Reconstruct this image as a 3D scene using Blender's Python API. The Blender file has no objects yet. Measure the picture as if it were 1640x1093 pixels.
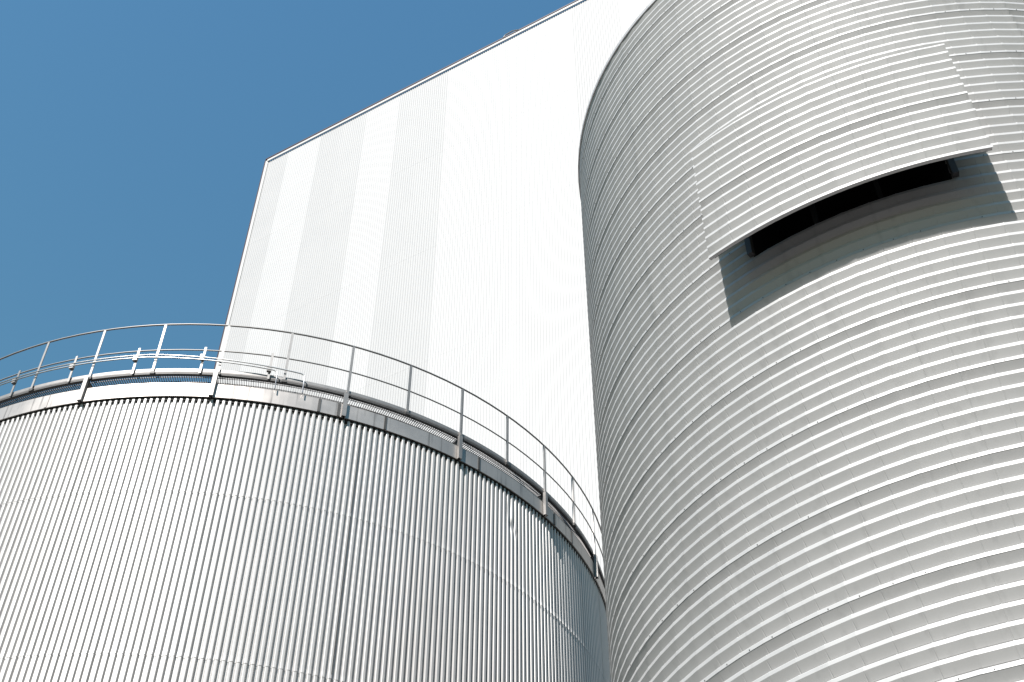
import bpy, bmesh, math, random
from mathutils import Vector, Matrix
random.seed(7)
R = math.radians
scene = bpy.context.scene
COL = scene.collection

# ------------------------------------------------------------------ camera
EYE = 1.7                                   # eye height above the ground
cam_d = bpy.data.cameras.new("camera")
cam_d.sensor_width = 36.0
cam_d.lens = 36.0 * 1.20977
cam_d.clip_end = 5000
cam = bpy.data.objects.new("camera", cam_d)
COL.objects.link(cam)
PITCH, ROLL = R(45.897), R(0.146)
fw = Vector((0, math.cos(PITCH), math.sin(PITCH)))
r0 = Vector((1, 0, 0)); u0 = Vector((0, -math.sin(PITCH), math.cos(PITCH)))
rt = r0 * math.cos(ROLL) + u0 * math.sin(ROLL)
up = -r0 * math.sin(ROLL) + u0 * math.cos(ROLL)
m3 = Matrix((rt, up, -fw)).transposed()
cam.matrix_world = Matrix.Translation((0, 0, EYE)) @ m3.to_4x4()
scene.camera = cam

# ------------------------------------------------------------------ light
SUN_AZ, SUN_EL = 205.0, 43.0                # clockwise from +Y, degrees
world = bpy.data.worlds.new("World"); scene.world = world
world.use_nodes = True
wn = world.node_tree; wn.nodes.clear()
sky = wn.nodes.new("ShaderNodeTexSky"); sky.sky_type = 'NISHITA'
sky.sun_disc = False
sky.sun_elevation = R(SUN_EL); sky.sun_rotation = R(SUN_AZ)
sky.air_density = 4.0; sky.dust_density = 0.0; sky.ozone_density = 10.0
bg = wn.nodes.new("ShaderNodeBackground"); bg.inputs[1].default_value = 0.0562
wo = wn.nodes.new("ShaderNodeOutputWorld")
tint = wn.nodes.new("ShaderNodeMix"); tint.data_type = 'RGBA'; tint.blend_type = 'MULTIPLY'
tint.inputs[0].default_value = 1.0; tint.inputs[7].default_value = (0.65, 0.98, 1.27, 1)   # the photograph's colour balance
wn.links.new(sky.outputs[0], tint.inputs[6]); wn.links.new(tint.outputs[2], bg.inputs[0]); wn.links.new(bg.outputs[0], wo.inputs[0])
sun_d = bpy.data.lights.new("sun", 'SUN'); sun_d.energy = 5.0
sun_d.angle = R(0.53); sun_d.color = (1.0, 0.965, 0.925)
sun = bpy.data.objects.new("sun", sun_d); COL.objects.link(sun)
sdir = Vector((math.sin(R(SUN_AZ)) * math.cos(R(SUN_EL)), math.cos(R(SUN_AZ)) * math.cos(R(SUN_EL)), math.sin(R(SUN_EL))))
sun.rotation_euler = sdir.to_track_quat('Z', 'Y').to_euler()
sun.location = (-20, -30, 60)
vs = scene.view_settings
vs.view_transform = 'Standard'; vs.look = 'None'; vs.gamma = 1.0; vs.use_curve_mapping = False
vs.exposure = 0.90

# ------------------------------------------------------------------ materials
def mat(name, col, rough=0.5, metal=0.0, var=0.06, scale=3.0, streak=0.0, rvar=0.08, bump=0.0, spec=0.5, drip_col=0.35, stretch=(1, 1, 1)):
    m = bpy.data.materials.new(name); m.use_nodes = True
    nt = m.node_tree; b = nt.nodes["Principled BSDF"]
    b.inputs["Metallic"].default_value = metal
    b.inputs["Specular IOR Level"].default_value = spec
    geo = nt.nodes.new("ShaderNodeTexCoord")
    oi = nt.nodes.new("ShaderNodeObjectInfo")
    mp = nt.nodes.new("ShaderNodeMapping"); mp.inputs[3].default_value = stretch
    nt.links.new(geo.outputs["Object"], mp.inputs[0])
    off = nt.nodes.new("ShaderNodeVectorMath"); off.operation = 'ADD'
    sc = nt.nodes.new("ShaderNodeVectorMath"); sc.operation = 'SCALE'; sc.inputs[0].default_value = (37.1, 11.7, 23.3)
    nt.links.new(oi.outputs["Random"], sc.inputs[3])
    nt.links.new(mp.outputs[0], off.inputs[0]); nt.links.new(sc.outputs[0], off.inputs[1])
    n1 = nt.nodes.new("ShaderNodeTexNoise"); n1.inputs["Scale"].default_value = scale
    n1.inputs["Detail"].default_value = 6; n1.inputs["Roughness"].default_value = 0.6
    nt.links.new(off.outputs[0], n1.inputs[0])
    # base colour * (1 +- var)
    mr = nt.nodes.new("ShaderNodeMapRange"); mr.inputs[1].default_value = 0.25; mr.inputs[2].default_value = 0.75
    mr.inputs[3].default_value = 1 - var; mr.inputs[4].default_value = 1 + var
    nt.links.new(n1.outputs[0], mr.inputs[0])
    # per object tone
    orr = nt.nodes.new("ShaderNodeMapRange"); orr.inputs[3].default_value = 1 - var * 0.35; orr.inputs[4].default_value = 1 + var * 0.35
    nt.links.new(oi.outputs["Random"], orr.inputs[0])
    mu = nt.nodes.new("ShaderNodeMath"); mu.operation = 'MULTIPLY'
    nt.links.new(mr.outputs[0], mu.inputs[0]); nt.links.new(orr.outputs[0], mu.inputs[1])
    fac = mu
    if streak > 0:
        mp2 = nt.nodes.new("ShaderNodeMapping"); mp2.inputs[3].default_value = (9, 9, 0.35)
        nt.links.new(off.outputs[0], mp2.inputs[0])
        n2 = nt.nodes.new("ShaderNodeTexNoise"); n2.inputs["Scale"].default_value = 1.6; n2.inputs["Detail"].default_value = 3
        nt.links.new(mp2.outputs[0], n2.inputs[0])
        r2 = nt.nodes.new("ShaderNodeMapRange"); r2.inputs[1].default_value = 0.56; r2.inputs[2].default_value = 0.72
        r2.inputs[3].default_value = 1.0; r2.inputs[4].default_value = 1.0 - streak
        nt.links.new(n2.outputs[0], r2.inputs[0])
        mm = nt.nodes.new("ShaderNodeMath"); mm.operation = 'MULTIPLY'
        nt.links.new(fac.outputs[0], mm.inputs[0]); nt.links.new(r2.outputs[0], mm.inputs[1]); fac = mm
    vm = nt.nodes.new("ShaderNodeVectorMath"); vm.operation = 'SCALE'; vm.inputs[0].default_value = col[:3]
    nt.links.new(fac.outputs[0], vm.inputs[3])
    nt.links.new(vm.outputs[0], b.inputs["Base Color"])
    rr = nt.nodes.new("ShaderNodeMapRange"); rr.inputs[3].default_value = max(0.02, rough - rvar); rr.inputs[4].default_value = rough + rvar
    nt.links.new(n1.outputs[0], rr.inputs[0]); nt.links.new(rr.outputs[0], b.inputs["Roughness"])
    if bump > 0:
        bp = nt.nodes.new("ShaderNodeBump"); bp.inputs["Strength"].default_value = bump; bp.inputs["Distance"].default_value = 0.02
        n3 = nt.nodes.new("ShaderNodeTexNoise"); n3.inputs["Scale"].default_value = scale * 0.7; n3.inputs["Detail"].default_value = 2
        nt.links.new(off.outputs[0], n3.inputs[0])
        nt.links.new(n3.outputs[0], bp.inputs["Height"]); nt.links.new(bp.outputs[0], b.inputs["Normal"])
    return m

M = {}
M['silo'] = mat("silo_white_coated_metal", (0.392, 0.385, 0.381), 0.48, 0.15, 0.05, 2.2, 0.10, bump=0.06)
M['tank'] = mat("tank_coated_metal", (0.40, 0.388, 0.38), 0.48, 0.22, 0.05, 2.0, 0.10, bump=0.08)
M['wall_bright'] = mat("wall_white_sheet", (0.382, 0.380, 0.381), 0.6, 0.0, 0.02, 0.6, 0.0)
M['wall_grey'] = mat("wall_off_white_sheet", (0.342, 0.340, 0.341), 0.6, 0.0, 0.02, 0.6, 0.0)
M['flashing'] = mat("white_flashing", (0.44, 0.43, 0.42), 0.5, 0.0, 0.02, 1.0)
M['trim_red'] = mat("dark_red_trim", (0.035, 0.014, 0.018), 0.5, 0.0, 0.1, 2.0)
M['fascia'] = mat("galvanised_fascia", (0.35, 0.322, 0.302), 0.45, 0.6, 0.12, 2.5, 0.55, bump=0.08)
M['galv'] = mat("galvanised_steel", (0.235, 0.224, 0.216), 0.5, 0.6, 0.10, 8.0, 0.0)
M['galv_dull'] = mat('weathered_galvanised_steel', (0.155, 0.145, 0.14), 0.6, 0.5, 0.15, 6.0, 0.0)
M['dark_steel'] = mat("dark_weathered_steel", (0.06, 0.058, 0.056), 0.6, 0.4, 0.2, 6.0)
M['grating'] = mat('dull_galvanised_bars', (0.12, 0.113, 0.11), 0.6, 0.5, 0.10, 8.0, 0.0)
M['black'] = mat("black_foam_filler", (0.012, 0.012, 0.012), 0.9, 0.0, 0.1, 6.0)
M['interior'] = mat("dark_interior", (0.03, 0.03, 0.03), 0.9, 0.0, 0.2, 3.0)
M['roof'] = mat("grey_roof_sheet", (0.25, 0.25, 0.255), 0.6, 0.2, 0.1, 1.0)
M['cable'] = mat("shiny_conduit", (0.48, 0.47, 0.46), 0.38, 1.0, 0.03, 8.0)
M['ground'] = mat("worn_asphalt", (0.045, 0.042, 0.04), 0.85, 0.0, 0.25, 0.35, bump=0.3)

# ------------------------------------------------------------------ helpers
def link(name, mesh, parent=None, loc=(0, 0, 0), rz=0.0):
    o = bpy.data.objects.new(name, mesh); COL.objects.link(o)
    if parent: o.parent = parent
    o.location = loc; o.rotation_euler = (0, 0, rz)
    return o
def mesh(name, v, f, m, smooth=False):
    me = bpy.data.meshes.new(name); me.from_pydata(v, [], f); me.update()
    me.materials.append(m)
    if smooth:
        for p in me.polygons: p.use_smooth = True
    return me
def thing(name, label, cat, loc):
    o = bpy.data.objects.new(name, None); COL.objects.link(o); o.location = loc
    o.empty_display_size = 1; o['label'] = label; o['category'] = cat
    return o
class MB:
    def __init__(s): s.v = []; s.f = []
    def box(s, c, sx, sy, sz, ax=None):
        """box centred at c; ax = (x dir, y dir, z dir)"""
        X, Y, Z = ax if ax else (Vector((1, 0, 0)), Vector((0, 1, 0)), Vector((0, 0, 1)))
        c = Vector(c); n = len(s.v)
        for i in (-.5, .5):
            for j in (-.5, .5):
                for k in (-.5, .5):
                    s.v.append(tuple(c + X * (i * sx) + Y * (j * sy) + Z * (k * sz)))
        for q in ((0, 1, 3, 2), (4, 6, 7, 5), (0, 4, 5, 1), (2, 3, 7, 6), (0, 2, 6, 4), (1, 5, 7, 3)):
            s.f.append(tuple(n + a for a in q))
        return s
    def tube(s, pts, r, seg=8, closed=False, cap=True):
        pts = [Vector(p) for p in pts]; n0 = len(s.v); N = len(pts)
        for i, p in enumerate(pts):
            a = pts[(i - 1) % N] if (closed or i > 0) else p
            b = pts[(i + 1) % N] if (closed or i < N - 1) else p
            t = (b - a).normalized()
            ref = Vector((0, 0, 1)) if abs(t.z) < 0.9 else Vector((1, 0, 0))
            u = t.cross(ref).normalized(); w = t.cross(u)
            for k in range(seg):
                an = 2 * math.pi * k / seg
                s.v.append(tuple(p + u * (r * math.cos(an)) + w * (r * math.sin(an))))
        M_ = N if closed else N - 1
        for i in range(M_):
            j = (i + 1) % N
            for k in range(seg):
                l = (k + 1) % seg
                s.f.append((n0 + i * seg + k, n0 + i * seg + l, n0 + j * seg + l, n0 + j * seg + k))
        if cap and not closed:
            s.f.append(tuple(n0 + k for k in range(seg)))
            s.f.append(tuple(n0 + (N - 1) * seg + k for k in reversed(range(seg))))
        return s
    def revolve(s, prof, azs, closed=False):
        """prof: list of (r, z); azs in degrees clockwise from +Y"""
        n0 = len(s.v); P = len(prof)
        for a in azs:
            sa, ca = math.sin(R(a)), math.cos(R(a))
            for r, z in prof: s.v.append((r * sa, r * ca, z))
        N = len(azs)
        for i in range(N if closed else N - 1):
            j = (i + 1) % N
            for k in range(P - 1):
                s.f.append((n0 + i * P + k, n0 + j * P + k, n0 + j * P + k + 1, n0 + i * P + k + 1))
        return s
    def obj(s, name, m, parent=None, loc=(0, 0, 0), rz=0.0, smooth=False):
        return link(name, mesh(name, s.v, s.f, m, smooth), parent, loc, rz)
def azdir(a): return Vector((math.sin(R(a)), math.cos(R(a)), 0))
def aztan(a): return Vector((math.cos(R(a)), -math.sin(R(a)), 0))
def frange(a, b, n): return [a + (b - a) * i / n for i in range(n + 1)]

# ------------------------------------------------------------------ ground
g = MB(); g.v = [(-2500, -2500, 0), (2500, -2500, 0), (2500, 2500, 0), (-2500, 2500, 0)]; g.f = [(0, 1, 2, 3)]
go = g.obj("ground", M['ground']); go['kind'] = 'structure'

# ================================================================== SILO
SC = (4.456, 9.366, 0.0); SR = 3.6
PITCH_S = 0.12292
Z0 = 7.436 + EYE                             # crest of rib 0
silo = thing("ribbed_silo", "tall white silo of horizontal ribbed sheets with a projecting hood over a dark opening", "silo", SC)
CR = 0.0125; DEP = 0.036
CRIMP = 360.0 / 102
def rib_profile(n0, n1, lap=True, deep=True):
    """radial offset / height pairs from crest n0 to crest n1 (crest centre at n*PITCH); flag: 1 = slope, 2 = bevel"""
    pr = []
    for n in range(n0, n1 + 1):
        z = n * PITCH_S
        last = n == n1; first = n == n0
        o = 0.0003 if (first and lap) else 0.0
        if not last: pr.append((o, z - (CR + 0.001 if first else CR), 0))
        if last:
            pr[-1:] = [pr[-1], (-0.0006, z - CR - 0.0002, 0), (-0.0006, z + 0.006, 0)]; break
        pr.append((o * 0.7, z + CR, 0))
        pr.append((o * 0.3 - 0.0045, z + CR + 0.007, 2))
        dp = DEP + (0.007 if (n == n1 - 1 and deep) else 0.0)   # the rib under a lap is folded deeper
        pr.append((-dp - 0.009, z + CR + 0.013, 2))
        pr.append((-dp - 0.009, z + 0.0425, 2))
        pr.append((-dp, z + 0.043, 1))
    return pr
def silo_sheet_mesh(name, nseg, rad, n0=0, n1=6, crimp=CRIMP, skip=None, base=0.0, m=None, lap=True, deep=True):
    pr = rib_profile(n0, n1, lap, deep); P = len(pr)
    cols = []                                # (angle, crimp flag)
    g_ = 0.11
    for s in range(nseg):
        a = s * crimp
        if s: cols += [(a - g_, 0), (a, 1), (a + g_, 0)]
        else: cols += [(a - 0.12, 0), (a + g_, 0)]
        cols += [(a + crimp * .33, 0), (a + crimp * .67, 0)]
    cols.append((nseg * crimp, 0))
    v = []; f = []
    for a, c in cols:
        s_, c_ = math.sin(R(a)), math.cos(R(a))
        ph = (a / crimp) % 1.0
        dist = min(ph, 1 - ph) * crimp
        sag = rad * (1 - math.cos(R(crimp * .5 - dist)))
        over = 0.002 if a < 0.5 else 0.0
        for o, z, fl in pr:
            d = o
            if c and fl == 1: d = o - 0.003
            if c and fl == 2: d = o + 0.0035
            r = rad + d - sag * 0 + over
            r = rad * math.cos(R(crimp / 2)) / math.cos(R(crimp / 2 - dist)) + d + over
            v.append((r * s_, r * c_, z))
    for i in range(len(cols) - 1):
        am = (cols[i][0] + cols[i + 1][0]) / 2 + base
        for k in range(P - 1):
            zm = (pr[k][1] + pr[k + 1][1]) / 2 / PITCH_S
            if skip and skip(am, zm): continue
            a_, b_ = i * P, (i + 1) * P
            f.append((a_ + k, b_ + k, b_ + k + 1, a_ + k + 1))
    if skip:                                 # drop the vertices of the cut-out
        used = sorted({i for q in f for i in q}); ix = {o_: n_ for n_, o_ in enumerate(used)}
        v = [v[i] for i in used]; f = [tuple(ix[i] for i in q) for q in f]
    return mesh(name, v, f, m or M['silo'])
sheet9 = silo_sheet_mesh("cladding_sheet", 9, SR)
sheet3 = silo_sheet_mesh("cladding_sheet_narrow", 3, SR)
top9 = silo_sheet_mesh("cladding_sheet_top", 9, SR, 0, 3, deep=False)
top3 = silo_sheet_mesh("cladding_sheet_top_narrow", 3, SR, 0, 3)
OPEN = (195.2, 222.6)                        # azimuth span of the opening
A0 = 209.75                                  # one column of sheet joints
nb0 = -int(Z0 / (6 * PITCH_S)) - 1
for b in range(nb0, 8):
    z = Z0 + b * 6 * PITCH_S
    top = b == 7
    jit = {0: 0, 1: 0, 2: 0}.get(b, 0)
    az = A0 - 6 * 9 * CRIMP
    for s in range(12):
        n = 9 if s < 11 else 3
        a = az + s * 9 * CRIMP
        lo, hi = a, a + n * CRIMP
        me = (top9 if n == 9 else top3) if top else (sheet9 if n == 9 else sheet3)
        zz = z
        if b in (0, 1) and hi > OPEN[0] and lo < OPEN[1]:
            side = (lambda am: am < OPEN[0]) if lo < OPEN[0] else (lambda am: am > OPEN[1])
            if b == 0: sk = lambda am, zm: zm > 4.14 and not side(am)  # ribs cut away below the true opening edge, to blacken the hood's shade
            else: sk = lambda am, zm: not side(am)
            me = silo_sheet_mesh("cladding_sheet_cut", n, SR, 0, 6, CRIMP, sk, a)
            if not len(me.polygons): continue
        link("cladding_sheet", me, silo, (0, 0, zz), -R(a))
fm = MB()
for b in range(nb0 + 1, 8):
    for k in range(102):
        if random.random() < 0.12: continue
        a = A0 + (k + 0.62 + random.uniform(-.05, .05)) * CRIMP
        d, t = azdir(a), aztan(a)
        fm.box(d * (SR + 0.001) + Vector((0, 0, Z0 + b * 6 * PITCH_S - 0.003)), 0.004, 0.006, 0.006, (d, t, Vector((0, 0, 1))))
fo = fm.obj("fastener", M['dark_steel'], silo); fo['kind'] = 'stuff'
ZTOP = Z0 + 45.07 * PITCH_S
MB().revolve([(SR + 0.0, ZTOP - 0.005), (SR + 0.016, ZTOP - 0.005), (SR + 0.016, ZTOP + 0.05), (SR - 0.1, ZTOP + 0.055)], frange(0, 356.4, 101), True).obj("rim_flashing", M['silo'], silo)
MB().revolve([(SR - 0.1, ZTOP + 0.05), (0.01, ZTOP + 0.5)], frange(0, 352.5, 47), True).obj("roof", M['roof'], silo)
# inner shell (behind the cladding), open where the opening is
def shell(zlo, zhi, a0, a1):
    MB().revolve([(SR - 0.055, zlo), (SR - 0.055, zhi)], frange(a0, a1, max(2, int(abs(a1 - a0) / 4)))).obj("inner_shell", M['interior'], silo)
zo0 = Z0 + 4.2 * PITCH_S; zo1 = Z0 + 12.0 * PITCH_S  # bottom edge lowered a rib: dark recess stands in for deep hood shade
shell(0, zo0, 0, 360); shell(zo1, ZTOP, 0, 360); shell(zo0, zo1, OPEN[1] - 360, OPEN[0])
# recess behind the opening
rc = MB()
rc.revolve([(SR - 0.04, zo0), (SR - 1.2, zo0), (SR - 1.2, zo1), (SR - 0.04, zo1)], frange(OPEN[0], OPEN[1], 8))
for a in OPEN:
    d = azdir(a); n = len(rc.v)
    rc.v += [tuple(d * (SR - 0.04) + Vector((0, 0, zo0))), tuple(d * (SR - 1.2) + Vector((0, 0, zo0))), tuple(d * (SR - 1.2) + Vector((0, 0, zo1))), tuple(d * (SR - 0.04) + Vector((0, 0, zo1)))]
    rc.f.append((n, n + 1, n + 2, n + 3))
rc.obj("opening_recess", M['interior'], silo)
for a in (OPEN[0] - 0.1, OPEN[1] + 0.1, 204.5, 213.5):
    d, t = azdir(a), aztan(a)
    r_ = SR - 0.01 if a in (204.5, 213.5) else SR + 0.012
    w = 0.05 if a not in (204.5, 213.5) else 0.04
    MB().box(d * (r_ - (0.10 if w < .045 else 0.0)) + Vector((0, 0, (zo0 + zo1) / 2 + 0.02)), 0.05, w, zo1 - zo0, (d, t, Vector((0, 0, 1)))).obj("opening_post", M['dark_steel'] if w < .045 else M['galv_dull'], silo)
# hood
HR = SR + 0.38; HA0, HA1 = 191.9, 225.6
HZ = Z0 + 2.85 * PITCH_S
hcr = (HA1 - HA0) / 10
hood = MB().revolve([(HR - 0.03, HZ - 0.012), (HR - 0.028, HZ - 0.02), (HR + 0.004, HZ - 0.02), (HR + 0.004, HZ - 0.004)], frange(HA0, HA1, 20)).obj("ventilation_hood", M['silo'], silo)
hm5 = [silo_sheet_mesh("hood_sheet", 5, HR, 0, 6, hcr, deep=dp_) for dp_ in (True, False)]
for k in range(2):
    for s in range(2):
        link("hood_sheet", hm5[k], hood, (0, 0, HZ + k * 6 * PITCH_S), -R(HA0 + s * 5 * hcr))
zt = HZ + 12 * PITCH_S
MB().revolve([(SR - 0.05, zt + 0.1), (HR - 0.02, zt + 0.01)], frange(HA0, HA1, 20)).obj("hood_cover", M['silo'], hood)
MB().revolve([(HR - 0.055, HZ + 0.01), (HR - 0.055, zt - 0.03), (SR, zt + 0.05)], frange(HA0 + 0.3, HA1 - 0.3, 20)).obj("hood_shade_liner", M['interior'], hood)  # dark liner added to cut bounced light and deepen the shade under the hood

# ================================================================== TANK
TC = (-5.304, 21.289, 0.0); TR = 7.227
FB, FT = 13.235 + EYE, 13.519 + EYE
TOE = 13.741 + EYE
tank = thing("storage_tank", "round silver corrugated storage tank with a railed walkway round its top, at lower left", "storage tank", TC)
DENT_AZ, DENT_Z = 132.7, 12.55 + EYE
NR = 484; PT = 360.0 / NR
def tank_sheet_mesh(name, nribs, h, dent=None):
    D = 0.036
    prof = []
    for n in range(nribs):
        for ph, d in ((0.0, -0.004), (0.05, -0.001), (0.12, 0.0), (0.36, 0.0), (0.43, -0.001), (0.48, -0.004), (0.62, -D), (0.86, -D)):
            prof.append(((n + ph) * PT, d))
    prof.append((nribs * PT, -0.003)); prof.append(((nribs + 0.06) * PT, 0.0))
    v = []; f = []
    zs = [(-0.035, 0.0045), (0.05, 0.0), (h * .5, 0.0), (h, 0.0)]
    if dent: zs = zs[:2] + [(0.05 + (h - 0.05) * i / 60, 0.0) for i in range(1, 61)]
    for z, o in zs:
        for i, (a, d) in enumerate(prof):
            if dent: d = d - dent(a, z)
            r = TR + d + o + (0.002 if a > nribs * PT - 1e-6 else 0)
            v.append((r * math.sin(R(a)), r * math.cos(R(a)), z))
    P = len(prof)
    for j in range(len(zs) - 1):
        for k in range(P - 1):
            f.append((j * P + k, j * P + k + 1, (j + 1) * P + k + 1, (j + 1) * P + k))
    return mesh(name, v, f, M['tank'])
tiers = [(11.418 + EYE, FB - 0.012)]
z = 11.418 + EYE
while z > 0.1:
    tiers.append((max(0.04, z - 2.695), z)); z -= 2.695
cache = {}
for zl, zh in tiers:
    h = round(zh - zl, 4)
    if h not in cache: cache[h] = tank_sheet_mesh("cladding_sheet", 11, h)
    for s in range(44):
        a = 156.2 + s * 11 * PT
        me = cache[h]
        if zh > FB - 0.1 and (DENT_AZ - a) % 360 < 11 * PT:
            da = (DENT_AZ - a) % 360
            me = tank_sheet_mesh("cladding_sheet_dented", 11, h, lambda x, zz: sum(dd * math.exp(-((x - da - ox) / wx) ** 2 - ((zz + zl - DENT_Z - oz) / wz) ** 2) for ox, oz, wx, wz, dd in ((0, 0, .5, .10, .022), (.7, .28, .35, .2, .012), (-.8, -.12, .4, .07, .012), (0.1, .6, .3, .25, .008))))
        link("cladding_sheet", me, tank, (0, 0, zl), -R(a))
full = frange(0, 357.5, 143)
MB().revolve([(TR - 0.06, 0), (TR - 0.06, FT - 0.05), (0.01, FT + 0.0)], full, True).obj("roof", M['roof'], tank)
MB().revolve([(TR - 0.05, FB - 0.055), (TR - 0.003, FB - 0.055), (TR - 0.003, FB), (TR + 0.006, FB - 0.014), (TR + 0.008, FB + 0.01)], frange(0, 360 - PT, NR - 1), True).obj("profile_filler", M['black'], tank)
for zl, zh in tiers[:4]:
    MB().box(azdir(156.25) * (TR - 0.001) + Vector((0, 0, (zl + zh) / 2)), 0.012, 0.010, zh - zl - 0.06, (azdir(156.25), aztan(156.25), Vector((0, 0, 1)))).obj("sheet_joint", M['dark_steel'], tank)
# fascia plates between the brackets
PSTEP = 360.0 / 44
P0 = 174.9                                   # a post that stands on a bracket
POSTS = [P0 + k * PSTEP for k in range(44)]
FR = TR + 0.03
for k in range(22):
    a0 = P0 + 2 * k * PSTEP + 0.25; a1 = a0 + 2 * PSTEP - 0.18
    MB().revolve([(FR - 0.035, FB + 0.004), (FR, FB + 0.004), (FR, FT), (FR + 0.004, FT + 0.004), (FR - 0.05, FT + 0.006)], frange(a0, a1, 16)).obj("fascia_plate", M['fascia'], tank)
for a in (159.9 - 0.5, 153.2, 160.3 + 1.6, 139.0, 123.5, 118.6, 196.3):
    d, t = azdir(a), aztan(a)
    MB().box(d * (FR + 0.004) + Vector((0, 0, (FB + FT) / 2)), 0.008, 0.045, FT - FB - 0.02, (d, t, Vector((0, 0, 1)))).obj("joint_strip", M['dark_steel'] if a != 196.3 else M['fascia'], tank)
# walkway grating panels
GI = 6.45; GO = TR + 0.015
gm = MB()
nb = 27
for i in range(nb):
    a = PSTEP * (i + 0.5) / nb
    d, t = azdir(a), aztan(a)
    gm.box(d * ((GI + GO) / 2) + Vector((0, 0, 0)), GO - GI, 0.004, 0.028, (d, t, Vector((0, 0, 1))))
for j in range(8):
    r_ = GI + (GO - GI) * j / 7
    for i in range(3):
        a = PSTEP * (i + .5) / 3
        d, t = azdir(a), aztan(a)
        gm.box(d * r_ + Vector((0, 0, 0.004)), 0.008 if 0 < j < 7 else 0.02, 2 * r_ * math.sin(R(PSTEP / 6)), 0.012 if 0 < j < 7 else 0.03, (d, t, Vector((0, 0, 1))))
gmesh = mesh("walkway_grating", gm.v, gm.f, M['grating'])
for a in POSTS:
    link("walkway_grating", gmesh, tank, (0, 0, TOE + 0.02), -R(a))
# toe plate with dark angle below, in lengths of two bays
TPR = TR + 0.022
for k in range(22):
    a0 = P0 + 2 * k * PSTEP + 0.06; a1 = a0 + 2 * PSTEP - 0.12
    tp = MB().revolve([(TPR - 0.006, TOE + 0.004), (TPR, TOE + 0.004), (TPR, TOE + 0.10), (TPR - 0.006, TOE + 0.10), (TPR - 0.006, TOE + 0.004)], frange(a0, a1, 16)).obj("toe_plate", M['galv'], tank)
    MB().revolve([(TPR - 0.05, TOE - 0.022), (TPR + 0.004, TOE - 0.022), (TPR + 0.004, TOE + 0.003), (TPR - 0.05, TOE + 0.003)], frange(a0, a1, 16)).obj("edge_angle", M['dark_steel'], tp)
# rails
RR = TR + 0.045
MB().tube([azdir(a) * RR + Vector((0, 0, 14.839 + EYE)) for a in full], 0.0155, 8, True).obj("top_rail", M['galv'], tank, smooth=True)
MB().tube([azdir(a) * RR + Vector((0, 0, 14.24 + EYE)) for a in full], 0.012, 8, True).obj("middle_rail", M['galv'], tank, smooth=True)
pm = MB()
pm.box((0, RR + 0.004, (TOE + 0.01 + 14.825 + EYE) / 2), 0.030, 0.014, 14.825 + EYE - TOE - 0.01)
pm.box((0.018, RR - 0.006, (TOE + 0.01 + 14.825 + EYE) / 2), 0.01, 0.032, 14.825 + EYE - TOE - 0.01)
pmesh = mesh("handrail_post", pm.v, pm.f, M['galv'])
bmm = MB().box((0, RR + 0.02, 0), 0.03, 0.03, 0.03); bmesh_ = mesh("bolt", bmm.v, bmm.f, M['dark_steel'])
clm = MB().box((0, RR - 0.004, 0), 0.075, 0.04, 0.05); clmesh = mesh("post_clamp", clm.v, clm.f, M['dark_steel'])
for a in POSTS:
    p = link("handrail_post", pmesh, tank, (0, 0, 0), -R(a))
    link("post_clamp", clmesh, p, (0, 0, TOE - 0.01), 0)
# brackets on every second post
bk = MB()
bz0, bz1 = FB - 0.005, TOE - 0.02
bk.box((0, FR + 0.03, (bz0 + bz1) / 2), 0.012, 0.055, bz1 - bz0)
bk.box((0.03, FR + 0.054, (bz0 + bz1) / 2), 0.06, 0.008, bz1 - bz0)
bk.box((0.058, FR + 0.03, (bz0 + bz1) / 2), 0.008, 0.05, bz1 - bz0)
bkm = mesh("walkway_bracket", bk.v, bk.f, M['galv'])
gs = MB(); gs.v = [(0.02, FR + 0.02, bz1), (0.02, FR + 0.02, FT + 0.02), (0.02, GI, bz1), (0.03, FR + 0.02, bz1), (0.03, FR + 0.02, FT + 0.02), (0.03, GI, bz1)]
gs.f = [(0, 1, 2), (3, 5, 4), (0, 3, 4, 1), (1, 4, 5, 2), (2, 5, 3, 0)]
gsm = mesh("gusset", gs.v, gs.f, M['dark_steel'])
for k in range(0, 44, 2):
    b_ = link("walkway_bracket", bkm, tank, (0, 0, 0), -R(POSTS[k]))
    link("gusset", gsm, b_)
# short stands and the two conduits they carry
for a in [168.7 + 8.47 * k for k in range(-0, 8)]:
    d, t = azdir(a), aztan(a)
    s_ = MB().box(d * (TPR + 0.03) + Vector((0, 0, (13.72 + 14.30) / 2 + EYE)), 0.012, 0.036, 0.58, (d, t, Vector((0, 0, 1)))).obj("conduit_stand", M['galv'], tank)
    zc = 14.06 + EYE if a > 175 else 13.93 + EYE
    MB().box(d * (TPR + 0.05) + t * 0.01 + Vector((0, 0, zc - 0.01)), 0.05, 0.07, 0.11, (d, t, Vector((0, 0, 1)))).obj("conduit_clip", M['galv'], s_)
def cz(a, up_):
    if a > 184: z_ = 14.09
    elif a > 176: z_ = 14.09 - 0.07 * (184 - a) / 8
    else: z_ = 14.02 - 0.11 * (176 - a) / 11
    return z_ - (0 if up_ else 0.055)
CRad = TPR + 0.075
for up_, aend in ((True, 164.9), (False, 168.3)):
    pts = []
    a = 232.0
    while a > aend: pts.append(azdir(a) * CRad + Vector((0, 0, cz(a, up_) + EYE))); a -= 1.0
    zE = cz(aend, up_) + EYE
    for k in range(6):
        th = k / 5 * math.pi / 2
        pts.append(azdir(aend - 0.6 * math.sin(th)) * CRad + Vector((0, 0, zE - 0.07 * (1 - math.cos(th)))))
    pts.append(azdir(aend - 0.65) * CRad + Vector((0, 0, FT - 0.02)))
    MB().tube(pts, 0.0105, 8).obj("conduit", M['cable'], tank, smooth=True)

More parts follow.
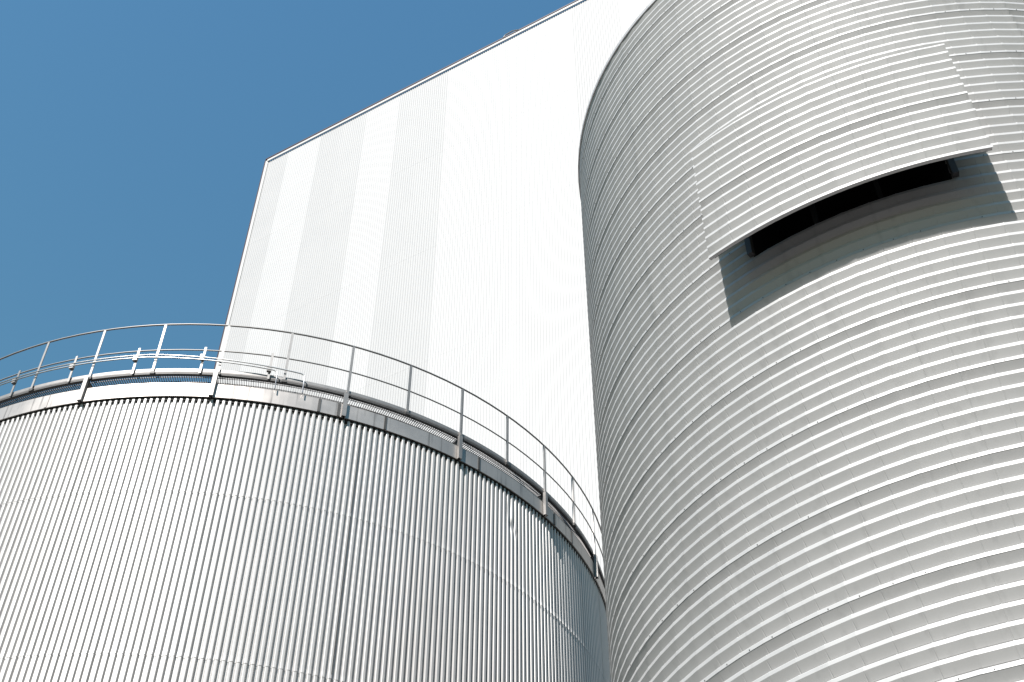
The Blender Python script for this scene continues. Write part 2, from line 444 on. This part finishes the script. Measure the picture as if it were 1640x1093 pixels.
# ================================================================== BUILDING
BH = 52.0 + EYE
CN = Vector((-12.60, 37.58, 0))
WD = Vector((math.sin(R(120)), math.cos(R(120)), 0))      # along the facade, to the right
WN = Vector((math.sin(R(210)), math.cos(R(210)), 0))      # facing the camera
bld = thing("tall_industrial_building", "tall white windowless building of vertical ribbed sheets with faint grey stripes, behind tank and silo", "building", tuple(CN))
bld.rotation_euler = (0, 0, math.atan2(WD.y, WD.x))        # local x along the wall, local -y faces the camera
PB = 0.118
def wall_mesh(name, n, h, m):
    D = 0.019
    prof = []
    for i in range(n):
        for ph, d in ((0.0, 0.0), (0.42, 0.0), (0.55, D), (0.87, D)): prof.append(((i + ph) * PB, d))
    prof.append((n * PB, 0.0))
    zs = [(-0.04, -0.0015), (0.06, 0.0), (h, 0.0)]; v = []; f = []; P = len(prof)
    for z_, o in zs:
        for x, d in prof: v.append((x, d + o, z_))
    for j in range(2):
        for k in range(P - 1): f.append((j * P + k, j * P + k + 1, (j + 1) * P + k + 1, (j + 1) * P + k))
    return mesh(name, v, f, m)
FX0 = 0.17
cols = [(11, 'g'), (9, 'b'), (8, 'b'), (12, 'g'), (12, 'g'), (8, 'b'), (8, 'b'), (12, 'g'), (12, 'g'), (9, 'b'), (9, 'b'), (9, 'b'), (9, 'b')] + [(10, 'b' if (k // 2) % 2 == 0 else 'g') for k in range(12)]
zt_ = BH - 0.22; wt = []
while zt_ > 0.01:
    zl = max(0.06, zt_ - 6.55); wt.append((zl, zt_)); zt_ = zl if zl > 0.07 else 0
wc = {}; x = FX0
for n, t_ in cols:
    for zl, zh in wt:
        key = (n, t_, round(zh - zl, 3))
        if key not in wc: wc[key] = wall_mesh("facade_sheet", n, zh - zl, M['wall_bright' if t_ == 'b' else 'wall_grey'])
        link("facade_sheet", wc[key], bld, (x, 0, zl))
    x += n * PB
BL = x
# backing walls, sides, roof
bx = MB().box((BL / 2, 10.05, (BH - 0.4) / 2), BL - 0.02, 20.0, BH - 0.4)
bx.obj("wall", M['wall_bright'], bld)
MB().box((BL / 2, 10.0, BH - 0.17), BL + 0.02, 19.9, 0.10).obj("roof", M['roof'], bld)
MB().box((0.08, -0.01, BH / 2), 0.17, 0.06, BH - 0.02).obj("corner_flashing", M['flashing'], bld)
MB().box((-0.04, 0.0, BH / 2), 0.065, 0.10, BH).obj("corner_trim", M['trim_red'], bld)
MB().box((BL / 2 + 0.11, -0.045, BH - 0.115), BL - 0.22 + 0.2, 0.05, 0.17).obj("roof_flashing", M['flashing'], bld)
MB().box((BL / 2, -0.045, BH + 0.02), BL, 0.10, 0.09).obj("roof_trim", M['trim_red'], bld)
rb = MB(); rb.tube([(14.1, -0.1, BH + 0.02), (14.2, -0.1, BH + 0.16), (14.6, -0.1, BH + 0.20), (14.9, -0.1, BH + 0.03)], 0.03, 6)
rb.obj("roof_edge_clip", M['galv'], bld)
